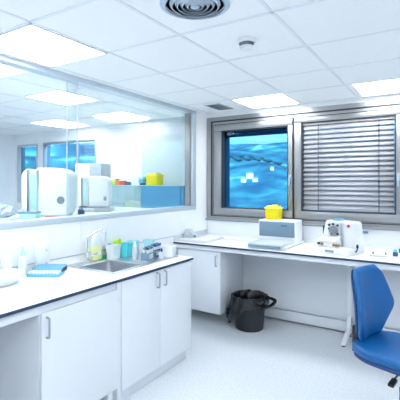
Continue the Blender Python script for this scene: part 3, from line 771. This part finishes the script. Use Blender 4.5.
# ------------------------------------------------------------------ next room behind the glass
BZ = 1.27
t = thing('raised_bench', 'white raised bench of the next room along the glass partition', 'bench', (-3.27, 1.2, 0))
bm = nb(); box(bm, -.49, .515, -2.6, 2.48, BZ - .03, BZ, .003); obj('top', bm, 'lamtop', t)
bm = nb(); box(bm, -.44, .50, -2.55, 2.44, 0, BZ - .03, .003); obj('body', bm, 'lam', t)
t = thing('wall_bench', 'white bench of the next room below the blue cabinet', 'bench', (-3.75, 4.06, 0))
bm = nb(); box(bm, -.9, .995, -.36, .262, 1.19, 1.22, .003); obj('top', bm, 'lamtop', t)
bm = nb(); box(bm, -.86, .99, -.32, .262, 0, 1.19, .003); obj('body', bm, 'lam', t)

def unit(loc, label, s, rz, body_dark):
    """rounded white unit, pale green gap between a rear shell and a front cover; local x runs along its length"""
    t = thing('paper_dispenser', label, 'dispenser', loc, rz)
    W, H_, Dp = .50 * s, .51 * s, .30 * s
    bm = nb(); prism(bm, round_poly([(-W * .5, .02 * s), (-W * .33, 0), (-W * .33, H_ * .98), (-W * .40, H_ * .98), (-W * .5, H_ * .88)], [.05 * s, .004, .004, .03 * s, .06 * s], 6), -Dp / 2, Dp / 2, 'xz', .02 * s); obj('rear_shell', bm, 'plast', t)
    bm = nb(); box(bm, -W * .335, -W * .18, -Dp * .46, Dp * .46, .03 * s, H_ * .93, .008 * s); st = obj('window_strip', bm, 'tealt', t, 'pale green translucent strip')
    bm = nb(); box(bm, -W * .325, -W * .19, -Dp * .475, -Dp * .45, H_ * .86, H_ * .93, .004 * s); box(bm, -W * .325, -W * .19, -Dp * .475, -Dp * .45, .03 * s, .075 * s, .004 * s); obj('clip', bm, 'greyl', st)
    bm = nb(); prism(bm, round_poly([(-W * .185, .012 * s), (W * .46, .012 * s), (W * .5, H_ * .30), (W * .5, H_ * .90), (W * .30, H_), (-W * .185, H_)], [.01, .05 * s, .10 * s, .12 * s, .08 * s, .01], 7), -Dp * .53, Dp * .53, 'xz', .030 * s); fc = obj('front_cover', bm, 'plast', t)
    bm = nb()
    if body_dark: box(bm, W * .34, W * .43, -Dp * .545, -Dp * .52, H_ * .23, H_ * .36, .006 * s)
    else:
        g = bmesh.ops.create_cone(bm, cap_ends=True, segments=24, radius1=.042 * s, radius2=.038 * s, depth=.02 * s, matrix=Matrix.Translation((W * .32, -Dp * .535, H_ * .34)) @ Matrix.Rotation(PI / 2, 4, 'X'))
    obj('lock_button', bm, 'grey', fc)
    bm = nb(); box(bm, -W * .20, W * .42, -Dp * .4, Dp * .4, 0, .02 * s, .004); obj('foot', bm, 'greyl', t)
unit((-3.09, 2.33, BZ), 'large rounded white unit with pale green strip and grey round button, behind the glass', .86, .60, False)
unit((-3.19, 2.975, BZ + .04), 'smaller rounded white unit with dark square button, on a grey plinth behind the glass', .66, .58, True)
t = thing('instrument_plinth', 'low silver grey plinth under the smaller rounded unit behind the glass', 'plinth', (-3.18, 2.975, BZ), .58)
bm = nb(); box(bm, -.12, .17, -.13, .12, 0, .034, .006); box(bm, -.13, .18, -.14, .13, .033, .040, .003); obj('body', bm, 'greyl', t)
t = thing('reflection_box', 'tall white and blue grey box added for a reflection in the glass, behind the smaller rounded unit', 'box', (-3.52, 3.25, BZ), .30)  # solid box added to imitate a faint reflection in the glass
bm = nb(); box(bm, -.17, .02, -.12, .12, 0, .53, .008); obj('body', bm, 'plast', t)
bm = nb(); box(bm, .02, .17, -.12, .12, 0, .53, .008); obj('side_body', bm, 'film', t)
# clutter at left
t = thing('clear_bag', 'crumpled grey plastic bag lying on the raised bench at the far left behind glass', 'bag', (-3.18, 1.93, BZ))
bm = nb(); bmesh.ops.create_icosphere(bm, subdivisions=3, radius=1)
for q in bm.verts:
    p = q.co.copy(); w = 1 + .12 * math.sin(p.x * 7 + p.y * 5) + .10 * math.sin(p.z * 9 - p.y * 8)
    q.co = Vector((p.x * .09 * w, p.y * .10 * w, p.z * .055 * w))
zm = min(q.co.z for q in bm.verts)
for q in bm.verts: q.co.z -= zm
obj('bag', bm, 'film', t)
bm = nb(); cone(bm, (.05, .09, .05), (.09, .13, .05), .012, .03, 10); obj('knot', bm, 'film', t)
t = thing('carton', 'small pale blue box lying beside the large rounded unit behind the glass', 'box', (-2.97, 2.04, BZ), .5)
bm = nb(); box(bm, -.07, .07, -.05, .05, 0, .055, .004); obj('body', bm, 'teall', t)
bm = nb(); box(bm, -.072, .072, -.052, .052, .045, .060, .003); obj('lid', bm, 'panel', t)
t = thing('paper_stack', 'flat stack of white papers on the raised bench at the left edge behind glass', 'papers', (-2.93, 1.77, BZ), .2)
bm = nb(); box(bm, -.10, .10, -.14, .14, 0, .012, .002); obj('sheets', bm, 'paper', t)
bm = nb(); box(bm, -.09, .08, -.12, .13, .012, .020, .002); obj('top_sheet', bm, 'film', t)
t = thing('pen', 'pink pen lying on the raised bench in front of the large rounded unit', 'pen', (-2.90, 2.22, BZ), 1.0)
bm = nb(); cone(bm, (-.07, 0, .006), (.06, 0, .006), .006, seg=10); obj('barrel', bm, 'pink', t)
bm = nb(); cone(bm, (.06, 0, .006), (.082, 0, .006), .006, .002, 10); obj('tip', bm, 'grey', t)
t = thing('reagent_bottle', 'small dark bottle at the glass edge left of the smaller rounded unit', 'bottle', (-2.86, 2.49, BZ))
bm = nb(); lathe(bm, [(0, 0), (.032, 0), (.034, .004), (.033, .05), (.016, .062), (0, .062)], seg=18); obj('body', bm, 'navy', t)
bm = nb(); lathe(bm, [(.018, .060), (.018, .090), (0, .092)], seg=16); obj('cap', bm, 'grey', t)
# blue cabinet
t = thing('wall_bench_cabinet', 'low cabinet with blue right door and pale green left door behind the glass', 'cabinet', (-3.41, 4.0, 1.22))
bm = nb(); box(bm, -.70, .66, .020, .325, 0, .315, .004); obj('body', bm, 'cabblue', t)
bm = nb(); box(bm, -.70, -.022, 0, .02, .018, .312, .003); dl = obj('door', bm, 'cabpale', t, 'pale green door')
bm = nb(); box(bm, -.018, .62, 0, .02, .018, .312, .003); obj('door', bm, 'cabblue', t, 'blue door')
bm = nb(); box(bm, -.72, .68, -.005, .325, .315, .325, .003); obj('top', bm, 'teall', t)
CT = 1.545
sharps((-3.285, 4.12, CT), 'yellow sharps container on the blue cabinet in the next room', .98)
for (x, m_, h, w_, lab, cm) in ((-4.06, 'red', .088, .036, 'small red box at the left end of the blue cabinet top', 'orange'), (-3.995, 'lime', .084, .031, 'small lime green box between red and orange ones on the cabinet top', 'soap'),
                                (-3.92, 'orange', .088, .038, 'small orange box in the middle of the row on the cabinet top', 'red'), (-3.84, 'red', .080, .038, 'small red box right of the orange one on the cabinet top', 'paper')):
    t = thing('reagent_box', lab, 'box', (x, 4.1, CT), 0, 'coloured boxes on the blue cabinet')
    bm = nb(); box(bm, -w_, w_, -.035, .035, 0, h * .75, .003); obj('body', bm, m_, t)
    bm = nb(); box(bm, -w_, w_, -.036, .036, h * .75, h, .003); obj('lid', bm, cm, t)
t = thing('reagent_box', 'small black box at the right end of the coloured row on the cabinet', 'box', (-3.745, 4.1, CT))
bm = nb(); box(bm, -.035, .035, -.03, .03, 0, .030, .003); obj('body', bm, 'navy', t)
bm = nb(); box(bm, -.030, .030, -.025, .025, .030, .045, .003); obj('lid', bm, 'black', t)
t = thing('reagent_box', 'pale blue box with dark foot left of the yellow container in the next room', 'box', (-3.49, 4.1, CT))
bm = nb(); box(bm, -.035, .05, -.035, .035, .028, .105, .004); obj('body', bm, 'rack', t)
bm = nb(); box(bm, -.02, .04, -.03, .03, 0, .028, .002); obj('foot', bm, 'navy', t)
bm = nb(); box(bm, -.037, .052, -.037, .037, .080, .110, .003); obj('lid', bm, 'teall', t)

# ------------------------------------------------------------------ outside: hillside, houses, trees
def hill_z(d, a):
    z = -50 + (d - 250) * .150
    z += 14 * math.sin(a * 9 + d * .004) + 7 * math.sin(a * 21 - d * .009) + 4 * math.sin(d * .021 + a * 13)
    if d > 1250: z += (d - 1250) * .07 * (1 + .6 * math.sin(a * 12 + 1))
    return z
bm = nb(); na, ndd = 90, 60; grid = []
for i in range(na + 1):
    a = math.radians(-20 + 100 * i / na); row = []
    for j in range(ndd + 1):
        d = 200 + 1300 * (j / ndd) ** 1.3
        row.append(bm.verts.new((-d * math.sin(a), d * math.cos(a), hill_z(d, a))))
    grid.append(row)
for i in range(na):
    for j in range(ndd): bm.faces.new((grid[i][j], grid[i + 1][j], grid[i + 1][j + 1], grid[i][j + 1]))
o = struct('ground', bm, 'hill', 'hillside of fields in haze blue colours far outside the left window', 'hillside')
def on_hill(d, deg): a = math.radians(deg); return (-d * math.sin(a), d * math.cos(a), hill_z(d, a))
houses = [(620, 25.6, 8, 5, 'white farmhouse on the far hillside, leftmost of the small group'), (640, 24.7, 11, 7, 'white farmhouse on the far hillside, tallest of the small group'),
          (625, 23.9, 8, 4.5, 'white farmhouse on the far hillside, right end of the small group'), (700, 21.5, 6, 4, 'small lone white house on the far hillside right of the farm group')]
for (d, deg, w_, h, lab) in houses:
    x, y, z = on_hill(d, deg); t = thing('house', lab, 'house', (x, y, z - 1), math.radians(deg), 'white houses on the hillside')
    bm = nb(); box(bm, -w_ / 2, w_ / 2, -4, 4, 0, h); obj('walls', bm, 'hwall', t)
    bm = nb(); prism(bm, [(-4.6, h), (4.6, h), (0, h + 2.8)], -w_ / 2 - .4, w_ / 2 + .4, 'yz'); obj('roof', bm, 'hroof', t)
for k in range(20):
    deg = 20.5 + k * .36 + random.uniform(-.08, .08); d = 790 + (k % 4) * 24 + random.uniform(-4, 4); x, y, z = on_hill(d, deg)
    t = thing('tree', 'dark rounded tree in the hedgerow on the far hillside', 'tree', (x, y, z - .5), 0, 'hedgerow trees on the far hillside')
    s_ = random.uniform(2.2, 4.6)
    bm = nb(); bmesh.ops.create_icosphere(bm, subdivisions=2, radius=s_)
    for q in bm.verts: q.co = Vector((q.co.x * 1.4, q.co.y, q.co.z * .8 + s_ * 1.0)) * (1 + random.uniform(-.08, .08))
    obj('crown', bm, 'crown', t)
    bm = nb(); cone(bm, (0, 0, 0), (0, 0, s_), .8, .5, 8); obj('trunk', bm, 'trunk', t)

# ------------------------------------------------------------------ sky, camera
wd = bpy.data.worlds.new('sky'); S.world = wd; wd.use_nodes = True
nt = wd.node_tree; bg = nt.nodes['Background']
sk = nt.nodes.new('ShaderNodeTexSky'); sk.sky_type = 'NISHITA'; sk.sun_disc = False; sk.sun_elevation = math.radians(38); sk.sun_rotation = math.radians(150); sk.dust_density = 6; sk.air_density = .7
nt.links.new(sk.outputs['Color'], bg.inputs['Color']); bg.inputs['Strength'].default_value = 1.0
sun = bpy.data.lights.new('sun', 'SUN'); sun.energy = 2.4; sun.angle = .01; so = bpy.data.objects.new('sun', sun); COL.objects.link(so)
so.rotation_euler = (math.radians(48), 0, math.radians(-25)); so.location = (0, -5, 20)

cam = bpy.data.cameras.new('camera'); co = bpy.data.objects.new('camera', cam); COL.objects.link(co)
co.location = (0, 0, 1.57); co.rotation_euler = (PI / 2, 0, .558)
cam.sensor_width = 36; cam.sensor_fit = 'HORIZONTAL'; cam.lens = 36 * 390 / 400; cam.shift_y = -16.7 / 400
cam.clip_start = .05; cam.clip_end = 6000
S.camera = co
S.view_settings.view_transform = 'Standard'; S.view_settings.look = 'None'; S.view_settings.gamma = 1
S.view_settings.use_curve_mapping = False; S.view_settings.exposure = 0.09
S.cycles.max_bounces = 12; S.cycles.diffuse_bounces = 6; S.cycles.transparent_max_bounces = 16
